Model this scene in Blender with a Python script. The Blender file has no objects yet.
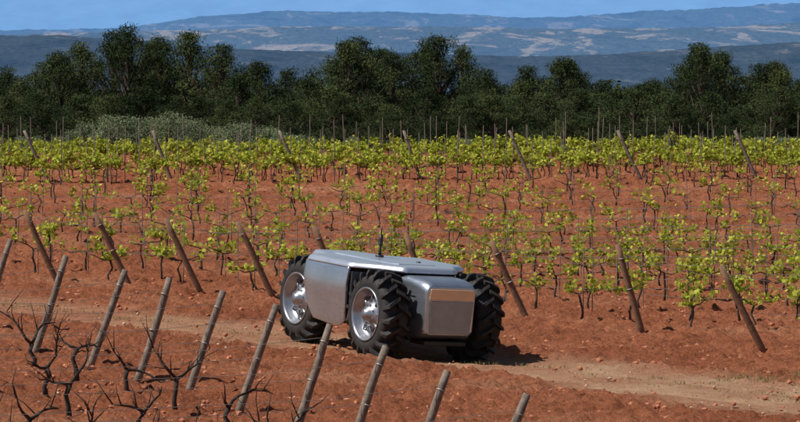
import bpy, math, random, bmesh
import numpy as np
from mathutils import Vector, Matrix
rnd = random.Random(7)
R = np.random.RandomState(11)
scene = bpy.context.scene

# ---------------------------------------------------------------- noise
def _h(ix, iy, s):
    n = (ix * 374761393 + iy * 668265263 + s * 1442695041) & 0xFFFFFFFF
    n = ((n ^ (n >> 13)) * 1274126177) & 0xFFFFFFFF
    n = (n ^ (n >> 16)) & 0xFFFFFFFF
    return n / 4294967295.0
def vnoise(x, y, s=0):
    x = np.asarray(x, float); y = np.asarray(y, float)
    ix = np.floor(x).astype(np.int64); iy = np.floor(y).astype(np.int64)
    fx = x - ix; fy = y - iy
    fx = fx*fx*(3-2*fx); fy = fy*fy*(3-2*fy)
    a = _h(ix, iy, s); b = _h(ix+1, iy, s); c = _h(ix, iy+1, s); d = _h(ix+1, iy+1, s)
    return (a*(1-fx)+b*fx)*(1-fy) + (c*(1-fx)+d*fx)*fy
def fbm(x, y, o=4, s=0):
    t = 0; a = .5; n = 0
    for i in range(o):
        t = t + a*vnoise(x*2**i + i*17.3, y*2**i - i*9.1, s+i); n += a; a *= .5
    return t/n
def sstep(a, b, x):
    t = np.clip((np.asarray(x, float)-a)/(b-a), 0, 1); return t*t*(3-2*t)

# ---------------------------------------------------------------- terrain
def base_z(x, y):
    x = np.asarray(x, float); y = np.asarray(y, float)
    z = -0.04*np.clip(x, -15, 15)*(1-sstep(62, 92, y))
    z = z - 0.048*np.clip(40.5-y, 0, 25)
    z = z + 1.03*np.clip((y-60)/40, 0, 1.1)
    z = z - 0.10*np.exp(-(((x-1.1)**2+(y-49.7)**2)/0.9))
    z = z - 4.6*sstep(112, 175, y) - 18*sstep(170, 900, y)
    z = z + 1.2*(fbm(x/40, y/40, 2, 5)-.5)*sstep(115, 160, y)
    return z
def gz(x, y): return float(base_z(x, y))

# ---------------------------------------------------------------- materials
def newmat(name, rough=.8, metal=0.0):
    m = bpy.data.materials.new(name); m.use_nodes = True
    nt = m.node_tree; b = nt.nodes['Principled BSDF']
    b.inputs['Roughness'].default_value = rough
    b.inputs['Metallic'].default_value = metal
    return m, nt, b
def N(nt, t, **k):
    n = nt.nodes.new(t)
    for a, v in k.items(): setattr(n, a, v)
    return n
def ramp(nt, stops, fac):
    r = N(nt, 'ShaderNodeValToRGB'); cr = r.color_ramp
    while len(cr.elements) < len(stops): cr.elements.new(.5)
    for e, (p, c) in zip(cr.elements, stops):
        e.position = p; e.color = (*c, 1)
    nt.links.new(fac, r.inputs[0]); return r.outputs[0]
def noise(nt, scale, detail=5, rough=.6, vec=None, dist=0):
    n = N(nt, 'ShaderNodeTexNoise'); n.inputs['Scale'].default_value = scale
    n.inputs['Detail'].default_value = detail; n.inputs['Roughness'].default_value = rough
    n.inputs['Distortion'].default_value = dist
    if vec is None:
        tc = N(nt, 'ShaderNodeTexCoord'); vec = tc.outputs['Object']
    nt.links.new(vec, n.inputs['Vector']); return n.outputs[0]
def mixc(nt, fac, a, b, mode='MIX'):
    m = N(nt, 'ShaderNodeMix', data_type='RGBA', blend_type=mode)
    for s, v in ((m.inputs[0], fac), (m.inputs[6], a), (m.inputs[7], b)):
        if isinstance(v, bpy.types.NodeSocket): nt.links.new(v, s)
        elif isinstance(v, tuple): s.default_value = (*v, 1)
        else: s.default_value = v
    return m.outputs[2]
def attr(nt, name):
    a = N(nt, 'ShaderNodeAttribute'); a.attribute_name = name; return a.outputs['Fac']
def bump(nt, b, h, strength=.5, dist=.02):
    bn = N(nt, 'ShaderNodeBump'); bn.inputs['Strength'].default_value = strength
    bn.inputs['Distance'].default_value = dist
    nt.links.new(h, bn.inputs['Height']); nt.links.new(bn.outputs[0], b.inputs['Normal'])

def simple(name, col, col2=None, rough=.8, metal=0, scale=8, bmp=0, bd=.01):
    m, nt, b = newmat(name, rough, metal)
    col2 = col2 or tuple(c*.7 for c in col)
    n = noise(nt, scale)
    c = ramp(nt, [(.3, col2), (.7, col)], n)
    nt.links.new(c, b.inputs['Base Color'])
    if bmp: bump(nt, b, n, bmp, bd)
    return m

# soil
m_soil, nt, b = newmat('red_soil', .95)
b.inputs['Specular IOR Level'].default_value = .1
n1 = noise(nt, .35, 4, .6); n2 = noise(nt, 4, 9, .80); n3 = noise(nt, 20, 6, .75)
c1 = ramp(nt, [(.3, (.35, .112, .052)), (.55, (.465, .165, .080)), (.75, (.55, .25, .135))], n1)
c2 = ramp(nt, [(.30, (.34, .30, .28)), (.46, (.90, .88, .88)), (.6, (1.05, 1.08, 1.1)), (.72, (1.25, 1.45, 1.65))], n2)
red = mixc(nt, .9, c1, c2, 'MULTIPLY')
red = mixc(nt, .7, red, ramp(nt, [(.38, (.40, .37, .35)), (.54, (1.08, 1.08, 1.08))], n3), 'MULTIPLY')
p1 = ramp(nt, [(.3, (.54, .30, .17)), (.7, (.70, .47, .30))], n2)
p2 = mixc(nt, .5, p1, ramp(nt, [(.3, (.7, .62, .55)), (.6, (1, 1, 1))], n3), 'MULTIPLY')
col = mixc(nt, attr(nt, 'path'), red, p2)
far = ramp(nt, [(.3, (.03, .045, .02)), (.7, (.09, .10, .045))], noise(nt, .08, 5, .6))
col = mixc(nt, attr(nt, 'scrub'), col, far)
nt.links.new(col, b.inputs['Base Color'])
add = N(nt, 'ShaderNodeMath', operation='ADD'); nt.links.new(n2, add.inputs[0]); nt.links.new(n3, add.inputs[1])
bump(nt, b, add.outputs[0], 1.0, .07)

m_clod = simple('soil_clod', (.49, .19, .098), (.35, .12, .06), .95, 0, 6, .4, .01)
m_stone = simple('pale_stone', (.60, .43, .31), (.44, .26, .16), .9, 0, 5)
m_post_a = simple('weathered_grey_wood', (.27, .21, .165), (.11, .085, .066), .9, 0, 14, .5)
m_post_b = simple('brown_wood', (.27, .145, .085), (.13, .07, .042), .9, 0, 14, .5)
m_stake = simple('galvanised_stake', (.28, .24, .21), (.17, .13, .11), .6, .3, 10)
m_wire = simple('wire', (.42, .40, .37), None, .5, .4)
m_vine = simple('vine_bark', (.11, .065, .045), (.05, .033, .024), .95, 0, 30, .6)
m_vine_dark = simple('bare_vine_bark', (.065, .04, .03), (.028, .02, .016), .95, 0, 30, .6)
m_bark = simple('pine_bark', (.14, .09, .06), (.06, .04, .03), .95, 0, 6, .6, .05)

def leafmat(name, stops, transl=.3, rndo=0.0, spec=.2):
    m = bpy.data.materials.new(name); m.use_nodes = True; nt = m.node_tree
    b = nt.nodes['Principled BSDF']; out = nt.nodes['Material Output']
    b.inputs['Roughness'].default_value = .7
    b.inputs['Specular IOR Level'].default_value = spec
    f = attr(nt, 'shade')
    if rndo:
        oi = N(nt, 'ShaderNodeObjectInfo')
        ma = N(nt, 'ShaderNodeMath', operation='MULTIPLY_ADD')
        nt.links.new(oi.outputs['Random'], ma.inputs[0]); ma.inputs[1].default_value = rndo
        nt.links.new(f, ma.inputs[2])
        mb_ = N(nt, 'ShaderNodeMath', operation='SUBTRACT'); nt.links.new(ma.outputs[0], mb_.inputs[0]); mb_.inputs[1].default_value = rndo/2
        f = mb_.outputs[0]
    c = ramp(nt, stops, f)
    nt.links.new(c, b.inputs['Base Color'])
    if transl>0:
        t = N(nt, 'ShaderNodeBsdfTranslucent'); nt.links.new(c, t.inputs[0])
        mx = N(nt, 'ShaderNodeMixShader'); mx.inputs[0].default_value = transl
        nt.links.new(b.outputs[0], mx.inputs[1]); nt.links.new(t.outputs[0], mx.inputs[2])
        nt.links.new(mx.outputs[0], out.inputs[0])
    return m
m_leaf = leafmat('young_vine_leaf', [(0, (.20, .26, .025)), (.5, (.42, .49, .05)), (1, (.66, .64, .11))], .4)
m_pine = leafmat('pine_needles', [(0, (.020, .031, .014)), (.5, (.052, .071, .028)), (1, (.135, .152, .056))], 0, .45, .03)
m_olive = leafmat('olive_foliage', [(0, (.11, .135, .075)), (.5, (.24, .28, .15)), (1, (.40, .44, .26))], .15, .3, .1)
m_grass = leafmat('weeds', [(0, (.12, .14, .04)), (.5, (.26, .25, .09)), (1, (.50, .38, .20))], .3)

# ---------------------------------------------------------------- mesh builder
class MB:
    def __init__(s): s.v=[]; s.f=[]; s.m=[]; s.sh=[]; s.sm=[]
    def add(s, vs, fs, mat=0, shade=.5, smooth=False):
        o=len(s.v); s.v.extend([tuple(p) for p in vs])
        for f in fs:
            s.f.append(tuple(i+o for i in f)); s.m.append(mat); s.sh.append(shade); s.sm.append(smooth)
    def tube(s, pts, rad, n=6, mat=0, cap=True, smooth=True):
        pts=[Vector(p) for p in pts]; vs=[]
        for i,p in enumerate(pts):
            d=(pts[min(i+1,len(pts)-1)]-pts[max(i-1,0)]).normalized()
            a=d.cross(Vector((0,0,1)) if abs(d.z)<.9 else Vector((1,0,0))).normalized(); b=d.cross(a)
            r=rad[i] if isinstance(rad,(list,tuple)) else rad
            for k in range(n):
                t=2*math.pi*k/n; vs.append(p+a*(math.cos(t)*r)+b*(math.sin(t)*r))
        fs=[]
        for i in range(len(pts)-1):
            for k in range(n):
                fs.append((i*n+k,i*n+(k+1)%n,(i+1)*n+(k+1)%n,(i+1)*n+k))
        if cap:
            fs.append(tuple(range(n))[::-1]); fs.append(tuple((len(pts)-1)*n+k for k in range(n)))
        s.add(vs,fs,mat,.5,smooth)
    def leaves(s, C, size, asp=.6, mat=1, shade=None, up=0.0, upa=0.0):
        n=len(C); a=R.normal(size=(n,3)); a[:,2]+=upa
        a/=np.linalg.norm(a,axis=1)[:,None]
        w=R.normal(size=(n,3)); w[:,2]*= (1-up)
        b=np.cross(a,w); b/=np.linalg.norm(b,axis=1)[:,None]+1e-9
        S=np.asarray(size).reshape(-1,1)*np.ones((n,1))
        V=np.stack([C+a*S, C+b*S*asp, C-a*S, C-b*S*asp],1).reshape(-1,3)
        o=len(s.v); s.v.extend(map(tuple,V.tolist()))
        s.f.extend([(o+4*i,o+4*i+1,o+4*i+2,o+4*i+3) for i in range(n)])
        s.m.extend([mat]*n); s.sm.extend([False]*n)
        if shade is None: shade=R.uniform(0,1,n)
        s.sh.extend(list(np.broadcast_to(shade,(n,))))
    def mesh(s, name, mats):
        me=bpy.data.meshes.new(name); me.from_pydata(s.v,[],s.f)
        for m in mats: me.materials.append(m)
        me.polygons.foreach_set('material_index', np.array(s.m,np.int32))
        me.polygons.foreach_set('use_smooth', np.array(s.sm,bool))
        at=me.attributes.new('shade','FLOAT','FACE'); at.data.foreach_set('value',np.array(s.sh,np.float32))
        me.update(); return me
    def obj(s, name, mats, parent=None):
        o=bpy.data.objects.new(name, s.mesh(name,mats)); scene.collection.objects.link(o)
        if parent: o.parent=parent
        return o

def inst(name, me, loc, rz=0, sc=(1,1,1)):
    o=bpy.data.objects.new(name,me); scene.collection.objects.link(o)
    o.location=loc; o.rotation_euler=(0,0,rz); o.scale=sc; return o

# ---------------------------------------------------------------- ground sheet
xs=[0.0]; st=.055
while xs[-1]<9000:
    x=xs[-1]
    st=.055 if x<7.5 else st*1.045
    xs.append(x+st)
xs=np.array([-v for v in xs[:0:-1]]+xs)
ys=[30.0]; st=.07
while ys[-1]<16000:
    y=ys[-1]
    if y<112: st=.06+.10*max(0,(y-50)/60)
    else: st*=1.05
    ys.append(y+st)
yn=[30.0]; st=.07
while yn[-1]>-400: st*=1.12; yn.append(yn[-1]-st)
ys=np.array(yn[:0:-1]+ys)
X,Y=np.meshgrid(xs,ys)
def path_d(x,y):
    px=[-30,-9,-4.9,-0.2,3.4,8,30]; py=[82,60.0,54.6,50.0,46.2,42.0,24]
    return (y-np.interp(x,px,py))*.72
def path_mask(x,y):
    d=np.abs(path_d(x,y) + (fbm(x*.7,y*.7,3,9)-.5)*1.2)
    w=1.30+.50*sstep(-1,4,x)
    return 1-sstep(w-.45,w+.65,d)
P=path_mask(X,Y); D=path_d(X,Y)
Z=base_z(X,Y)
near=(1-sstep(108,125,Y))*(1-sstep(25,40,np.abs(X)))*sstep(10,25,Y)
cl=fbm(X*3.6,Y*3.6,4,21); cl2=fbm(X*7.5,Y*7.5,3,31); big=fbm(X*.5,Y*.5,2,41); cl3=vnoise(X*12,Y*12,91)
# faint tilled furrows running along the vine rows
fur=np.sin((-.53*X+.85*Y)*2*math.pi/.48+3*fbm(X*.6,Y*.6,2,51))
rough=(cl-.5)*.12+np.maximum(cl2-.48,0)*.27+(big-.5)*.08+(cl3-.5)*.04+.012*fur
Z=Z+near*(rough*(1-.90*P)+ (cl2-.5)*.03*P)
rut=np.exp(-((np.abs(D)-.73)/.16)**2)*P
Z=Z-near*(.025*P+.035*rut)
nx,ny=len(xs),len(ys)
V=np.stack([X.ravel(),Y.ravel(),Z.ravel()],1)
idx=np.arange(nx*ny).reshape(ny,nx)
F=np.stack([idx[:-1,:-1].ravel(),idx[:-1,1:].ravel(),idx[1:,1:].ravel(),idx[1:,:-1].ravel()],1)
me=bpy.data.meshes.new('ground')
me.vertices.add(len(V)); me.vertices.foreach_set('co',V.ravel())
me.loops.add(F.size); me.loops.foreach_set('vertex_index',F.ravel().astype(np.int32))
me.polygons.add(len(F)); me.polygons.foreach_set('loop_start',np.arange(0,F.size,4,dtype=np.int32))
me.update(calc_edges=True)
me.polygons.foreach_set('use_smooth',np.ones(len(F),bool))
pat=P*(.70+1.1*(fbm(X*1.5,Y*1.5,3,77)-.5)+.18*rut)*(.40+.6*sstep(-6,3,X))
a=me.attributes.new('path','FLOAT','POINT'); a.data.foreach_set('value',np.clip(pat,0,1).ravel().astype(np.float32))
scr=sstep(106,118,Y+4*(fbm(X/3,Y/3,2,3)-.5))
a=me.attributes.new('scrub','FLOAT','POINT'); a.data.foreach_set('value',scr.ravel().astype(np.float32))
me.materials.append(m_soil)
g=bpy.data.objects.new('ground',me); scene.collection.objects.link(g)

bm=bmesh.new(); bmesh.ops.create_icosphere(bm,subdivisions=1,radius=1)
icv=np.array([v.co[:] for v in bm.verts]); icf=[tuple(v.index for v in f.verts) for f in bm.faces]; bm.free()
def scatter(name,n,ylo,yhi,smin,smax,mat,onpath,seed):
    rs=np.random.RandomState(seed); mb=MB(); k=0
    yy=ylo+(yhi-ylo)*rs.rand(n)**1.4; xx=(rs.rand(n)*2-1)*(yy*.118+.6)
    pm=path_mask(xx,yy); zz=base_z(xx,yy)
    for i in range(n):
        if rs.rand()<pm[i]*(1-onpath): continue
        s=smin+(smax-smin)*rs.rand()**6
        v=icv*(1+.35*rs.uniform(-1,1,(len(icv),1)))*s*rs.uniform(.7,1.3,3)*np.array([1,1,.7])
        v=v+np.array([xx[i],yy[i],zz[i]+s*.3])
        mb.add(v.tolist(),icf,0)
    return mb.obj(name,[mat])
scatter('soil_clods',18000,33,80,.012,.052,m_clod,.12,3)
scatter('stones',1500,33,70,.010,.032,m_stone,.8,4)

# ---------------------------------------------------------------- posts
U=Vector((.85,.53,0))
def post(x,y,h,dx,dy,mat,r=.048):
    mb=MB(); z=gz(x,y); b0=Vector((x,y,z-.15)); top=Vector((x+dx,y+dy,z+h))
    pts=[];rr=[]
    jx,jy=rnd.uniform(-.025,.025),rnd.uniform(-.02,.02)
    for i in range(7):
        t=i/6; p=b0.lerp(top,t); p.x+=jx*math.sin(t*3.1)+rnd.uniform(-.004,.004); p.y+=jy*math.sin(t*3.1)
        pts.append(p); rr.append(r*(1.05-.12*t)+rnd.uniform(-.002,.002))
    rr[-1]*=.88
    mb.tube(pts,rr,9,0)
    d=(top-b0).normalized()
    for f_ in (.55,.86):
        c=b0.lerp(top,f_); mb.tube([c-d*.006,c+d*.006],r*1.05,9,1,True)
    mb.obj('vineyard_end_post',[mat,m_wire]); return top
farposts=[(-5.71,60.8,1.25,-.62),(-4.51,60.8,1.25,-.64),(-3.25,60.0,1.27,-.66),(-2.04,59.7,1.27,-.66),
 (-.85,58.7,1.30,-.55),(.62,57.9,1.25,-.52),(2.09,56.5,1.28,-.66),(3.75,55.1,1.36,-.42),(5.38,52.3,1.26,-.72),(7.0,51.5,1.26,-.6),(-7.1,62,1.25,-.62)]
ftops={}
for x,y,h,dx in farposts: ftops[(x,y)]=post(x,y,h,dx,-.12,m_post_b,.05)
nearposts=[(-6.0,51,1.25,.5),(-4.84,47.1,1.27,.49),(-3.96,45.25,1.23,.45),(-3.25,43.6,1.26,.5),(-2.55,42.3,1.21,.48),(-1.86,40.5,1.2,.46),
 (-1.2,38.9,1.2,.44),(-.58,37.2,1.2,.46),(0.02,35.5,1.2,.48),(.69,33.9,1.22,.47),(1.27,32.2,1.22,.47)]
ntops=[post(x,y,h,dx+rnd.uniform(-.05,.05),.05,m_post_a,.046) for x,y,h,dx in nearposts]

# ---------------------------------------------------------------- vine rows
def vine(mb,x,y,dens,leafscale,nside=4,tk=1.0):
    z=gz(x,y)
    h=rnd.uniform(.36,.50)
    p=[Vector((x,y,z-.05))]
    for i in range(1,4):
        t=i/3; p.append(Vector((x+rnd.uniform(-.05,.05),y+rnd.uniform(-.05,.05),z+h*t)))
    mb.tube(p,[.024*tk,.019*tk,.017*tk,.018*tk],nside,0)
    top=p[-1]; C=[]
    for sgn in(-1,1):
        L=rnd.uniform(.20,.52); q=[top.copy()]; dz=rnd.uniform(0,.16)
        for i in range(1,4):
            q.append(top+U*(sgn*L*i/3)+Vector((0,rnd.uniform(-.04,.04),dz*i/3+rnd.uniform(-.03,.04))))
        mb.tube(q,[.013*tk,.011*tk,.009*tk,.005*tk],3,0)
        ns=int(round(rnd.uniform(2,6)))
        for k in range(ns):
            if rnd.random()>dens+.08: continue
            t=rnd.random(); o=q[0].lerp(q[-1],t)
            sl=rnd.uniform(.04,.27); tip=o+Vector((rnd.uniform(-.1,.1),rnd.uniform(-.1,.1),sl))
            nl=int((6+sl*32)*min(1,dens+.2))
            for j in range(nl):
                tt=rnd.random(); c=o.lerp(tip,tt); C.append((c.x+rnd.gauss(0,.050),c.y+rnd.gauss(0,.050),c.z+rnd.gauss(0,.028)))
    if C:
        C=np.array(C); mb.leaves(C,R.uniform(.020,.043,len(C))*leafscale,.8,1,None,.3)
def stake(mb,x,y,h,mat=2,r=.009):
    z=gz(x,y); l=Vector((rnd.gauss(0,.03),rnd.gauss(0,.03),h)); b0=Vector((x,y,z-.05))
    mb.tube([b0,b0+l],r,4,mat,True,False)
    return b0+l

starts=[Vector((x,y,0)) for x,y,_,_ in farposts]; starts.sort(key=lambda v:-v.x)
row_starts=list(starts)
nrm=Vector((-.53,.85,0))
k=0
s=Vector((-7.1,62,0))
while k<40:
    k+=1; s=s+nrm*(2.1 if k<10 else 2.4)
    row_starts.append(s.copy())
    if s.dot(nrm)>81: break
for ri,s0 in enumerate(row_starts):
    mb=MB(); t=.9 if ri<11 else -30
    for step in range(80):
        x=s0.x+U.x*t; y=s0.y+U.y*t
        if x>y*.118+1.5 or y>95: break
        if x>-(y*.118+1.0):
            d=.86 if ri<12 else .58
            d*=(.2+1.5*float(fbm(x*.25+ri*3.1,y*.3,2,55)))
            if rnd.random()<.92: vine(mb,x,y,min(d,1),1.25,4,1.0 if y<70 else .85)
            if rnd.random()<.62: stake(mb,x+.05,y,rnd.uniform(.7,1.15),2,.008)
        t+=rnd.uniform(.95,1.2) if ri<12 else rnd.uniform(1.1,1.5)
    if ri<14:
        a_=Vector((s0.x,s0.y,0)); pts=[]
        for q in range(0,24):
            pp=a_+U*q
            if pp.x>pp.y*.13+2: break
            pts.append(Vector((pp.x,pp.y,gz(pp.x,pp.y)+.52)))
        if len(pts)>2:
            lo_=[p.copy() for p in pts]; hi_=[p+Vector((0,0,.38)) for p in pts]
            if ri<11:
                for key,tv in ftops.items():
                    if abs(key[0]-s0.x)<.01: lo_[0]=tv.lerp(Vector((s0.x,s0.y,pts[0].z-.52)),.55); hi_[0]=tv.lerp(Vector((s0.x,s0.y,pts[0].z-.52)),.1)
            mb.tube(lo_,.0042,3,3,False); mb.tube(hi_,.0042,3,3,False)
    if mb.v: mb.obj('grapevine_row',[m_vine,m_leaf,m_stake,m_wire])
for ri,yy in enumerate([93.8,96.5,99.5,102.5]):
    mb=MB(); x=-14.5
    while x<14.5:
        y=yy+.03*x+ .6*math.sin(x*.2)
        dsave=U.copy(); U=Vector((1,.03,0))
        dd=.40+1.3*float(fbm(x*.5+ri*7,ri,2,66))
        for _ in range(3): vine(mb,x+rnd.uniform(-.3,.3),y+rnd.uniform(-.1,.1),min(1,dd),1.45,3,.8)
        U=dsave
        stake(mb,x+.3,y,rnd.uniform(1.0,1.5),2,.011)
        if rnd.random()<.5: stake(mb,x+.6,y+.5,rnd.uniform(1.0,1.6),2,.011)
        x+=rnd.uniform(.75,1.05)
    mb.obj('grapevine_row',[m_vine,m_leaf,m_stake,m_wire])
for px_ in (-9.1,-5.9,-2.5,.6,3.5,6.4,9.4):
    post(px_,94.0,1.32,-.62+rnd.uniform(-.12,.12),0,m_post_a,.045)

# near block: bare dark vines
for i,(x0,y0,_,_) in enumerate(nearposts):
    mb=MB(); base=Vector((x0,y0,0)); t=.75
    while t<9:
        c=base-U*t
        if c.x<-(c.y*.118+1): break
        z=gz(c.x,c.y); hh=rnd.uniform(.28,.42); top=Vector((c.x,c.y,z+hh))
        pp=[Vector((c.x,c.y,z-.05)),Vector((c.x+rnd.uniform(-.05,.05),c.y,z+hh*.35)),Vector((c.x+rnd.uniform(-.06,.06),c.y,z+hh*.7)),top]
        mb.tube(pp,[.040,.030,.028,.034],6,0)
        for sg in(-1,1):
            q=[top]; cur=top.copy(); d=(U*sg*.7+Vector((0,0,rnd.uniform(.2,1.0)))).normalized(); nj=rnd.randint(3,6)
            for j in range(nj):
                d=(d+Vector((rnd.gauss(0,.25),rnd.gauss(0,.25),rnd.gauss(0,.30)))).normalized(); cur=cur+d*.09; q.append(cur.copy())
                for _r in range(2):
                  if rnd.random()<.5:
                    e=(d*.4+Vector((rnd.gauss(0,.4),rnd.gauss(0,.4),rnd.uniform(.1,1)))).normalized(); L=rnd.uniform(.08,.42)
                    m1=cur+e*L*.5; e2=(e+Vector((rnd.gauss(0,.4),rnd.gauss(0,.4),rnd.gauss(0,.3)))).normalized()
                    mb.tube([cur.copy(),m1,m1+e2*L*.5],[.009,.006,.003],4,0)
            mb.tube(q,[.022-.014*j/nj for j in range(nj+1)],5,0)
        t+=rnd.uniform(.95,1.35)
    tp=ntops[i]; bp=Vector((x0,y0,gz(x0,y0)))
    for fr,hh in((.5,.55),(.12,.95)):
        pts=[tp.lerp(bp,fr)]
        for q in range(1,10):
            c=base-U*q; pts.append(Vector((c.x,c.y,gz(c.x,c.y)+hh)))
        mb.tube(pts,.0030,3,3,False)
    mb.obj('bare_grapevine_row',[m_vine_dark,m_leaf,m_stake,m_wire])

# weeds on the track edge
mb=MB()
def tuft(x,y,n,h,spread):
    for i in range(n):
        a_=x+rnd.gauss(0,spread); b_=y+rnd.gauss(0,spread); z=gz(a_,b_)-.01
        hh=h*rnd.uniform(.5,1.2); ang=rnd.uniform(0,6.28); w=.006
        tip=(a_+rnd.gauss(0,.4)*hh,b_+rnd.gauss(0,.4)*hh,z+hh)
        mb.add([(a_-w*math.cos(ang),b_-w*math.sin(ang),z),(a_+w*math.cos(ang),b_+w*math.sin(ang),z),tip],[(0,1,2)],0,rnd.random())
for i in range(95):
    tuft(4.0+3.2*rnd.random()**.6,rnd.gauss(48.0,.45),20,.055,.09)
for i in range(170):
    x=rnd.uniform(-7,7); y=50.0-x*.98+rnd.gauss(0,.5)
    tuft(x,y,7,.045,.07)
mb.obj('grass',[m_grass])

# ---------------------------------------------------------------- trees
def pine_mesh(name,seed,h=8.0,w=2.6,n_cl=70,low=.22,flat=.6,mats=None,fs=(.07,.14),per=260,asp=.26,irr=.6):
    global R
    rs=np.random.RandomState(seed); rr=random.Random(seed); mb=MB()
    lean=Vector((rr.uniform(-.8,.8),rr.uniform(-.6,.6),0))*(h/8)
    def tr(t): return Vector((lean.x*t*t+.15*math.sin(t*5+seed),lean.y*t*t,h*.88*t))
    mb.tube([tr(i/9) for i in range(10)],[(.17*(1-.85*i/9)+.01)*h/8 for i in range(10)],7,0)
    cl=[]; lobes=[(rr.uniform(0,6.28),rr.uniform(.3,.95),rr.uniform(.6,1.25)) for _ in range(6)]
    for i in range(n_cl):
        t=low+(1-low)*((i+rr.random())/n_cl)
        an=i*2.4+rr.uniform(-.5,.5)
        lb=1+sum(irr*.5*a_*math.exp(-((t-tt)/.10)**2)*math.cos(an-la) for la,tt,a_ in lobes)
        prof=(math.sin(math.pi*min(1,max(.02,(t-low*.7)/(1.0-low*.7)))**.85)**.6)*w*(.62+.6*rr.random())*max(.4,lb)
        if t>.92: prof*=.6
        rad=prof*(rr.random()**.45)
        c=Vector((lean.x*t*t+math.cos(an)*rad,lean.y*t*t+math.sin(an)*rad,h*t-.25*rr.random()))
        cl.append((c,rr.uniform(.26,.72)*(1.15-.35*t),rr.random()))
        b=tr(max(.12,(c.z-.5-.35*rad)/h)); mid=b.lerp(c,.55)+Vector((0,0,-.12))
        mb.tube([b,mid,c],[.05,.035,.012],4,0,False)
    for c,r,sv in cl:
        n=int(per*(r/.6)**2)
        d=rs.normal(size=(n,3)); d/=np.linalg.norm(d,axis=1)[:,None]
        rad=r*(.40+.62*rs.rand(n)**.6)*(1+.40*np.sin(d[:,0]*6+sv*9)*np.cos(d[:,1]*7+sv*5))
        C=d*rad[:,None]*np.array([1,1,flat])+np.array(c)
        sh=np.clip(.16+.5*sv+rs.normal(0,.10,n),0,1)
        Rs=R; R=rs; mb.leaves(C,rs.uniform(fs[0],fs[1],n),asp,1,sh,0,.8); R=Rs
    return mb.mesh(name,mats or [m_bark,m_pine])
pm=[pine_mesh('pine_tree_mesh',100+i,8.0,[2.3,2.7,2.1,2.9,2.4,2.0,2.7,2.3][i],[86,94,78,98,86,76,92,74][i],[.22,.18,.34,.2,.28,.16,.38,.42][i],.62,None,(.045,.10),430,.20) for i in range(8)]
def tree(px,ty,Yd,wf=1.0,v=None):
    x=(px-400)/3600*Yd; z=gz(x,Yd)-.2; topz=4.03-(ty-60)/3600*Yd
    h=topz-z; s=h/8.25; v=rnd.randrange(8) if v is None else v
    inst('pine_tree',pm[v],(x,Yd,z),rnd.uniform(0,6.28),(s*wf,s*wf,s))
T=[(-12,72,172,1),(8,66,178,1.1),(30,74,165,1.1),(50,58,180,1.1),(70,48,172,1),(92,38,176,.95),(112,28,180,.95),(132,24,172,1),(152,38,182,1),
 (172,33,176,1),(190,26,174,1),(208,42,170,1),(228,64,178,1.1),(248,70,168,1.1),(270,58,176,1.1),(290,64,180,1.05),(308,72,170,1.1),
 (328,58,176,1),(346,37,170,.95),(364,32,174,1),(384,43,178,1),(402,48,170,1),(422,39,175,1),(446,30,172,1.05),(466,41,176,1),(484,68,168,1.05),
 (504,82,180,1.1),(522,78,172,1.1),(540,64,176,1),(560,54,172,1.05),(580,57,178,1),(598,76,170,1.1),(612,84,165,1.2),(622,82,178,1.2),(638,82,170,1.2),(656,76,176,1.1),
 (674,62,172,1),(692,43,170,1),(710,41,176,1),(728,48,172,1),(746,62,176,1.05),(764,58,180,1),(782,66,172,1.05),(800,78,168,1.1),(818,76,175,1.1)]
for t in T: tree(*t)
for px_ in range(-20,830,24):
    ty=rnd.uniform(82,112)
    if px_<260: ty=rnd.uniform(84,104)
    tree(px_+rnd.uniform(-9,9),ty,rnd.uniform(138,156),rnd.uniform(1.25,1.6))
for px_ in (505,528,600,618,636,655): tree(px_,rnd.uniform(88,96),162,1.4)
bush=[pine_mesh('shrub_mesh',300+i,2.2,1.25,26,.12,.8,[m_bark,m_olive],(.035,.07),280,.5,.3) for i in range(3)]
bushd=[pine_mesh('dark_shrub_mesh',320+i,2.2,1.2,24,.12,.8,[m_bark,m_pine],(.05,.10),210,.4,.3) for i in range(2)]
def shrub(px,ty,Yd,me,wf):
    x=(px-400)/3600*Yd; z=gz(x,Yd)-.15; h=4.03-(ty-60)/3600*Yd-z; s=max(.3,h/2.35)
    inst('shrub',me,(x,Yd,z),rnd.uniform(0,6.28),(s*wf,s*wf,s))
for px_,ty in [(58,144),(72,134),(88,126),(104,120),(120,118),(136,120),(152,120),(168,118),(184,122),(200,126),(216,132),(232,130),(248,126),(264,130),(282,136),(300,142),(316,148),(40,150),(20,152),(0,150)]:
    shrub(px_+rnd.uniform(-4,4),ty-6,rnd.uniform(115,121),bush[rnd.randrange(3)],rnd.uniform(.9,1.2))
for px_ in range(300,830,17):
    shrub(px_+rnd.uniform(-6,6),rnd.uniform(132,150),rnd.uniform(118,128),(bushd+bush[:1])[rnd.randrange(3)],rnd.uniform(1.0,1.5))
mb=MB(); rs=np.random.RandomState(5)
for i in range(240):
    Yd=rs.uniform(190,215); x=rs.uniform(-30,30); z0=gz(x,Yd)
    hh=rs.uniform(3.8,6.4)
    mb.tube([(x,Yd,z0),(x+.1,Yd,z0+hh*.8)],[.12,.05],4,0)
    for k_ in range(5):
        c=np.array([x+rs.normal()*.7,Yd+rs.normal()*.7,z0+hh*(.25+.16*k_)]); n=110
        d=rs.normal(size=(n,3)); d/=np.linalg.norm(d,axis=1)[:,None]
        sv=rs.rand()
        mb.leaves(c+d*rs.uniform(.5,1.1,(n,1)),rs.uniform(.11,.20,n),.45,1,np.clip(.2+.4*sv+rs.normal(0,.15,n),0,1))
mb.obj('distant_woodland',[m_bark,m_pine])

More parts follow.
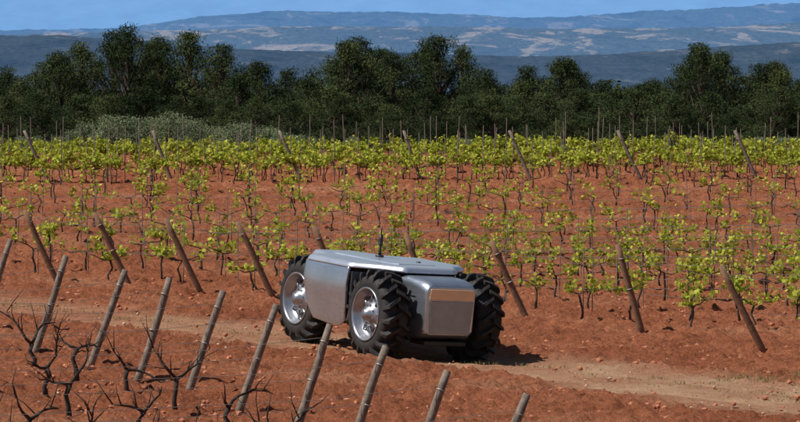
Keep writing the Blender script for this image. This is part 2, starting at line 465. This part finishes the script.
# ---------------------------------------------------------------- hills
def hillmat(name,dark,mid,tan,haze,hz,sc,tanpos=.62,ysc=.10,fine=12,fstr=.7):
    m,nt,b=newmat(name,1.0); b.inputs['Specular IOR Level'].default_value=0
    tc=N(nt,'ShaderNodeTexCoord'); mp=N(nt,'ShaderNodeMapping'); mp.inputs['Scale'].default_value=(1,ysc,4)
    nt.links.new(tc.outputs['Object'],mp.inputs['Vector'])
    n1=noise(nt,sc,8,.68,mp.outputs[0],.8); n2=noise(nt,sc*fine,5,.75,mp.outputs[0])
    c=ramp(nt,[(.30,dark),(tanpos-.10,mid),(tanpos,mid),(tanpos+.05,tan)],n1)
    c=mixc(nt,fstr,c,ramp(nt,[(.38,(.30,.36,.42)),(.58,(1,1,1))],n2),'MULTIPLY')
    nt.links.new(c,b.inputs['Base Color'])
    b.inputs['Emission Color'].default_value=(*haze,1); b.inputs['Emission Strength'].default_value=hz  # aerial haze painted in: blue-tinted base colours plus blue emission
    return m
def hill(name,y0,y1,yb,zb,crest,W,mat,nx=520,ny=60,rough=.1,seed=0):
    xs=np.linspace(-W,W,nx); ys=np.concatenate([np.linspace(y0,y1,ny),np.linspace(y1,yb,10)[1:]])
    X,Y=np.meshgrid(xs,ys)
    cz=4.03+(60-np.interp(400+X/y1*3600,*crest))/3600*y1
    t=np.clip((Y-y0)/(y1-y0),0,1); back=np.clip((Y-y1)/(yb-y1),0,1)
    amp=(cz-zb)
    n=fbm(X/(W*.05)+seed,Y/(W*.05),6,seed)-.5; rg=1-np.abs(2*fbm(X/(W*.08),Y/(W*.2),5,seed+3)-1)
    Z=zb+amp*(t**1.1)*(1-back**1.5*.9)+amp*rough*n*2*(t*.8+.2)+amp*rough*(rg-.7)*np.sin(t*math.pi)*3.0
    Z+=1.9*(y1/4600)*vnoise(X/(y1*.0006),Y/(y1*.004),seed+40)*t
    Z[0,:]=zb-3
    mb_v=np.stack([X.ravel(),Y.ravel(),Z.ravel()],1); h_,w_=X.shape; idx=np.arange(h_*w_).reshape(h_,w_)
    Fq=np.stack([idx[:-1,:-1].ravel(),idx[:-1,1:].ravel(),idx[1:,1:].ravel(),idx[1:,:-1].ravel()],1)
    me=bpy.data.meshes.new(name); me.from_pydata(mb_v.tolist(),[],Fq.tolist()); me.materials.append(mat)
    me.polygons.foreach_set('use_smooth',np.ones(len(Fq),bool))
    o=bpy.data.objects.new(name,me); scene.collection.objects.link(o)
    return X,Y,Z
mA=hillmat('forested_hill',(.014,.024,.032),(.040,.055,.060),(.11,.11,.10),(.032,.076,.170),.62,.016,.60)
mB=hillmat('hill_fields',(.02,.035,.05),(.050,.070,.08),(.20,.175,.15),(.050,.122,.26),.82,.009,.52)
mC=hillmat('haze_blue_hills',(.015,.03,.06),(.040,.065,.09),(.11,.115,.13),(.062,.158,.345),.88,.0065,.55,.10,12,.6)
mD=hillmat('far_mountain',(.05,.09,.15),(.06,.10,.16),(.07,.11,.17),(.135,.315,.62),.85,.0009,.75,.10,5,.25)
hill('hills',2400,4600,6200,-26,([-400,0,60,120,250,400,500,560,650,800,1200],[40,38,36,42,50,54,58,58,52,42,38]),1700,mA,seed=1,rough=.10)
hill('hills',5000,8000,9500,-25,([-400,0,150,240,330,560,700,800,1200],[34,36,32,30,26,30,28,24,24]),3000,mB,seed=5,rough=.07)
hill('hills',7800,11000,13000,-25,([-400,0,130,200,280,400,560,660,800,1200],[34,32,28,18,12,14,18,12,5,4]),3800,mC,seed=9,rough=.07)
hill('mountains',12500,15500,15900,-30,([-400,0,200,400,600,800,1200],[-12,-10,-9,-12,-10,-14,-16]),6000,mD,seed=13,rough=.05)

# ---------------------------------------------------------------- robot tractor
m_tyre,nt,b=newmat('tyre_rubber',.75); nt.links.new(ramp(nt,[(.35,(.012,.012,.013)),(.62,(.03,.025,.022)),(.8,(.13,.065,.04))],noise(nt,3.5,6,.7)),b.inputs['Base Color'])
def alu(name,lo_,hi_,metal,r0,r1):
    m,nt,b=newmat(name,.34,metal)
    tc=N(nt,'ShaderNodeTexCoord'); mp=N(nt,'ShaderNodeMapping'); mp.inputs['Scale'].default_value=(1.2,1.2,14)
    nt.links.new(tc.outputs['Object'],mp.inputs['Vector'])
    nb=noise(nt,2.2,5,.6); nbr=noise(nt,3,4,.6,mp.outputs[0])
    nt.links.new(ramp(nt,[(.3,lo_),(.7,hi_)],nb),b.inputs['Base Color'])
    nt.links.new(ramp(nt,[(.3,(r0,)*3),(.7,(r1,)*3)],nbr),b.inputs['Roughness'])
    return m
m_alu=alu('brushed_silver_body',(.44,.49,.56),(.56,.61,.69),.85,.24,.36)
m_deck=alu('sky_bright_silver_deck',(.55,.61,.70),(.67,.72,.80),.65,.22,.33)  # paler copy of the body silver; sky brightness put into the deck colour
m_rim=simple('rim_metal',(.48,.50,.54),(.31,.32,.35),.32,.8,6)
m_grey=simple('front_panel_grey',(.34,.36,.38),(.27,.28,.30),.38,.45,5)
m_cop=simple('copper_panel',(.82,.58,.38),(.70,.48,.31),.32,.3,5)
m_blk=simple('black_plastic',(.02,.02,.022),None,.5,0,10)
robot=bpy.data.objects.new('robot_tractor',None); scene.collection.objects.link(robot)

def bobj(name,bm,mat,bev=0,seg=3,par=robot,smooth=True):
    me=bpy.data.meshes.new(name); bmesh.ops.recalc_face_normals(bm,faces=bm.faces); bm.to_mesh(me); bm.free()
    for m in (mat if isinstance(mat,list) else [mat]): me.materials.append(m)
    o=bpy.data.objects.new(name,me); scene.collection.objects.link(o); o.parent=par
    if bev:
        md=o.modifiers.new('b','BEVEL'); md.width=bev; md.segments=seg; md.limit_method='ANGLE'; md.angle_limit=math.radians(25)
        md.harden_normals=False
    if smooth:
        for p in me.polygons: p.use_smooth=True
        md=o.modifiers.new('w','WEIGHTED_NORMAL'); md.keep_sharp=True
    return o
def prism(name,poly,z0,z1,mat,bev=.02,top=None,par=robot,seg=3):
    bm=bmesh.new(); top=top or poly
    a=[bm.verts.new((x,y,z0)) for x,y in poly]; t=[bm.verts.new((x,y,z1)) for x,y in top]
    n=len(poly); bm.faces.new(a[::-1]); bm.faces.new(t)
    for i in range(n): bm.faces.new((a[i],a[(i+1)%n],t[(i+1)%n],t[i]))
    return bobj(name,bm,mat,bev,seg,par)
def loft(name,secs,mat,bev=0,seg=4):
    bm=bmesh.new(); R_=[[bm.verts.new(p) for p in s_] for s_ in secs]; n=len(secs[0])
    bm.faces.new(R_[0]); bm.faces.new(R_[-1][::-1])
    for a,b_ in zip(R_[:-1],R_[1:]):
        for i in range(n): bm.faces.new((a[i],a[(i+1)%n],b_[(i+1)%n],b_[i]))
    return bobj(name,bm,mat,bev,seg)
prism('centre_hull',[(-.52,-.86),(.32,-.86),(.32,.86),(-.52,.86)],.42,1.15,m_alu,.03)
def skirt(name,sg):
    secs=[]
    for x,zl in [(-.86,.98),(-.82,.78),(-.74,.54),(-.60,.39),(-.2,.36),(.14,.36),(.28,.43),(.34,.62),(.38,.92)]:
        o=[]
        for q in range(11):
            t=q/10; z=1.19+(zl-1.19)*t; dz=(1.19-z)/.83
            y=.925+.035*math.sin(min(1,dz*2.4)*math.pi*.5)-(.11*max(0,dz-.32)**1.1)
            o.append((x,sg*y,z))
        i_=[(x,sg*(abs(p[1])-.03),p[2]) for p in o[::-1]]
        secs.append(o+i_)
    return loft(name,secs,m_alu,0)
skirt('side_panel',-1); skirt('side_panel_far',1)
deck=[(-1.80,-.34),(-1.4,-.42),(-1.06,-.54),(-.90,-.90),(-.80,-.955),(.32,-.955),(.44,-.90),(.66,-.62),(.98,-.47),(1.04,-.40),(1.04,.40),(.98,.47),(.66,.62),(.44,.90),(.32,.955),(-.80,.955),(-.90,.90),(-1.06,.54),(-1.4,.42),(-1.80,.34)]
prism('top_deck',deck,1.185,1.270,m_deck,.034,[(x*.96,y*.945) for x,y in deck],seg=5)
prism('deck_shadow_gap',[(x*.955,y*.93) for x,y in deck],1.155,1.187,m_blk,0)  # solid black strip stands in for the shadow line under the deck
prism('deck_lid',[(-1.1,-.34),(.55,-.34),(.62,-.28),(.62,.28),(.55,.34),(-1.1,.34),(-1.17,.28),(-1.17,-.28)],1.267,1.281,m_deck,.005)
def nosel(name,sg,ext=0):
    secs=[]
    for x,w,zb,zt,rc in [(.30,.42,.36,1.165,.05),(.80,.43,.33,1.165,.07),(1.20,.43,.32,1.16,.11),(1.42,.425,.34,1.145,.13),(1.53,.41,.37,1.12,.13),(1.585,.385,.40,1.08,.10),(1.60,.365,.42,1.05,.07)]:
        x=x+(ext if x>.5 else 0); o=[]
        for q in range(6):
            t=math.pi/2*q/5; o.append((sg*x,w-rc+rc*math.cos(t),zt-rc+rc*math.sin(t)))
        for q in range(6):
            t=math.pi/2*(1+q/5); o.append((sg*x,-w+rc+rc*math.cos(t),zt-rc+rc*math.sin(t)))
        r2=.06
        o+= [(sg*x,-w*.96,zb+r2),(sg*x,-w*.96+r2,zb),(sg*x,w*.96-r2,zb),(sg*x,w*.96,zb+r2)]
        secs.append(o)
    return loft(name,secs,m_alu,0)
nosel('nose_front',1,.03); nosel('nose_rear',-1,.18)
def plate(name,w0,w1,z0,z1,x,mat,b=.008):
    bm=bmesh.new(); vs=[bm.verts.new(p) for p in [(x,-w0,z0),(x,w0,z0),(x,w1,z1),(x,-w1,z1),(x+.014,-w0,z0),(x+.014,w0,z0),(x+.014,w1,z1),(x+.014,-w1,z1)]]
    for f in [(0,1,2,3),(4,5,6,7),(0,1,5,4),(1,2,6,5),(2,3,7,6),(3,0,4,7)]: bm.faces.new([vs[i] for i in f])
    bobj(name,bm,mat,b,2)
plate('front_copper_strip',.355,.335,.885,1.03,1.632,m_cop)
plate('front_lower_panel',.315,.350,.42,.87,1.632,m_grey)
prism('nose_side_line',[(.9,-.4345),(1.38,-.4345),(1.38,-.430),(.9,-.430)],.90,.912,m_blk,0)
prism('nose_bumper',[(1.15,-.33),(1.55,-.33),(1.55,.33),(1.15,.33)],.25,.31,m_blk,.01)
prism('rear_bumper',[(-1.73,-.33),(-1.33,-.33),(-1.33,.33),(-1.73,.33)],.25,.31,m_blk,.01)
mb=MB()
for fx in(-1.17,.95):
    mb.tube([(fx,-.72,.6),(fx,.72,.6)],.075,12,0)
    for sg in(-1,1):
        mb.tube([(fx-.22,sg*.35,.42),(fx,sg*.56,.52)],.035,8,0); mb.tube([(fx+.22,sg*.35,.42),(fx,sg*.56,.52)],.035,8,0)
        mb.tube([(fx,sg*.38,1.0),(fx,sg*.55,.62)],.045,8,0)
mb.obj('axles',[m_blk],robot)
mb=MB(); ax_,ay_=-.52,.06
mb.tube([(ax_,ay_,1.27),(ax_,ay_,1.31)],.06,12,0); mb.tube([(ax_,ay_,1.30),(ax_,ay_,1.48)],.022,8,0)
mb.tube([(ax_,ay_,1.46),(ax_,ay_,1.60)],[.036,.030],10,0); mb.tube([(ax_,ay_,1.59),(ax_,ay_,1.72)],.010,6,0)
mb.tube([(.25,.25,1.27),(.25,.25,1.295)],[.04,.03],14,0)
mb.obj('antenna',[m_blk],robot)

def lathe(mb,prof,n,mat,sgn=1):
    vs=[];fs=[]; m=len(prof)
    for i in range(n):
        t=2*math.pi*i/n
        for (r,y) in prof: vs.append((r*math.cos(t),y*sgn,r*math.sin(t)))
    for i in range(n):
        for j in range(m-1):
            fs.append((i*m+j,i*m+j+1,((i+1)%n)*m+j+1,((i+1)%n)*m+j))
    mb.add(vs,fs,mat,.5,True)
def wheel(name,fx,fy,sg,wid=.39):
    e=bpy.data.objects.new(name,None); scene.collection.objects.link(e); e.parent=robot; e.location=(fx,fy,.6)
    h=wid/2; mb=MB()
    tyre=[(.345,h-.03),(.36,h-.005),(.41,h+.010),(.47,h+.006),(.515,h-.02),(.538,h-.06),(.548,0),(.538,-h+.06),(.515,-h+.02),(.47,-h),(.41,-h),(.35,-h+.02)]
    lathe(mb,tyre,56,0,sg)
    nl=18
    for side in(1,-1):
        for i in range(nl):
            t0=2*math.pi*(i+(.5 if side<0 else 0))/nl
            rows=[]
            for k_,(dt,r0,r1) in enumerate([(-.10,.46,.545),(-.075,.51,.608),(.02,.53,.618),(.12,.533,.618)]):
                wd=.058 if k_>0 else .045
                rows.append([(r0,t0+dt-wd),(r1,t0+dt-wd*.70),(r1,t0+dt+wd*.70),(r0,t0+dt+wd)])
            vs=[]
            for yy,row in zip([h+.010,h-.03,h*.45,-.015],rows):
                for r,t in row: vs.append((r*math.cos(t),yy*side*sg,r*math.sin(t)))
            fs=[]
            for k_ in range(3):
                for q in range(3): fs.append((k_*4+q,k_*4+q+1,k_*4+4+q+1,k_*4+4+q))
            fs+= [(0,1,2,3),(12,13,14,15)]
            mb.add(vs,fs,0)
    mb.obj('tyre',[m_tyre],e)
    mb=MB()
    rim=[(.365,h-.012),(.372,h+.014),(.354,h+.018),(.338,h-.01),(.328,h-.05),(.308,h-.07),(.298,h-.12),(.27,h-.125),(.20,h-.085),(.17,h-.08),(.155,h-.05),(.11,h-.045),(.105,h+.0),(.07,h+.015),(.065,h+.035),(.0005,h+.04)]
    lathe(mb,rim,48,0,sg)
    lathe(mb,[(.34,-h+.03),(.32,-h+.06),(.05,-h+.08)],48,0,sg)
    for i in range(8):
        t=2*math.pi*i/8; mb.tube([(.135*math.cos(t),(h-.05)*sg,.135*math.sin(t)),(.135*math.cos(t),(h-.025)*sg,.135*math.sin(t))],.014,6,0,True,False)
        t=2*math.pi*(i+.5)/8; mb.tube([(.17*math.cos(t),(h-.075)*sg,.17*math.sin(t)),(.30*math.cos(t),(h-.10)*sg,.30*math.sin(t))],[.020,.016],6,0)
        t=2*math.pi*i/8; c=Vector((.235*math.cos(t),(h-.100)*sg,.235*math.sin(t)))
        er=Vector((math.cos(t),0,math.sin(t))); et=Vector((-math.sin(t),0,math.cos(t))); nn=Vector((0,sg,0))*.010
        mb.add([c+nn+er*.030*math.cos(q*math.pi/5)+et*.045*math.sin(q*math.pi/5)+nn*(math.cos(q*math.pi/5)*-1.5) for q in range(10)],[tuple(range(10))],1)
    mb.obj('rim',[m_rim,m_blk],e)
    e.rotation_euler=(0,rnd.uniform(0,1),0)
wheel('wheel_1',.95,-.74,-1); wheel('wheel_2',-1.17,-.68,-1); wheel('wheel_3',.95,.76,1); wheel('wheel_4',-1.17,.68,1)

c0=Vector((-.18,50.35)); hd=Vector((.5,-.866)); ax=Vector((.866,.5))
def G(f,a_): p=c0+hd*f+ax*a_; return Vector((p.x,p.y,gz(p.x,p.y)))
A,B,C_,D_=G(.95,-.73),G(-.95,-.73),G(.95,.73),G(-.95,.73)
fwd=((A+C_)-(B+D_)).normalized(); lat=((C_+D_)-(A+B)).normalized(); up=fwd.cross(lat).normalized(); lat=up.cross(fwd)
M=Matrix((fwd,lat,up)).transposed().to_4x4(); M.translation=(A+B+C_+D_)/4-up*.03
robot.matrix_world=M

# ---------------------------------------------------------------- light, world, camera
S=Vector((-.56,-.14,.80)).normalized()
el=math.asin(S.z); az=math.atan2(S.x,S.y)
w=bpy.data.worlds.new('World'); scene.world=w; w.use_nodes=True
nt=w.node_tree; sk=nt.nodes.new('ShaderNodeTexSky'); sk.sky_type='NISHITA'; sk.sun_disc=False
sk.sun_elevation=el; sk.sun_rotation=az%(2*math.pi); sk.altitude=200
bg=nt.nodes['Background']; nt.links.new(sk.outputs[0],bg.inputs[0]); bg.inputs[1].default_value=.058
L=bpy.data.lights.new('sun','SUN'); L.energy=5.0; L.angle=math.radians(.5); L.color=(1,.96,.90)
lo=bpy.data.objects.new('sun',L); scene.collection.objects.link(lo); lo.rotation_euler=S.to_track_quat('Z','Y').to_euler(); lo.location=(-30,20,50)
cam=bpy.data.cameras.new('camera'); cam.lens=162; cam.sensor_width=36; cam.clip_end=60000; cam.clip_start=1
co=bpy.data.objects.new('camera',cam); scene.collection.objects.link(co); co.location=(0,0,4.03)
co.rotation_euler=(math.radians(90-2.40),0,0); scene.camera=co
scene.view_settings.view_transform='Standard'; scene.view_settings.look='None'; scene.view_settings.exposure=0
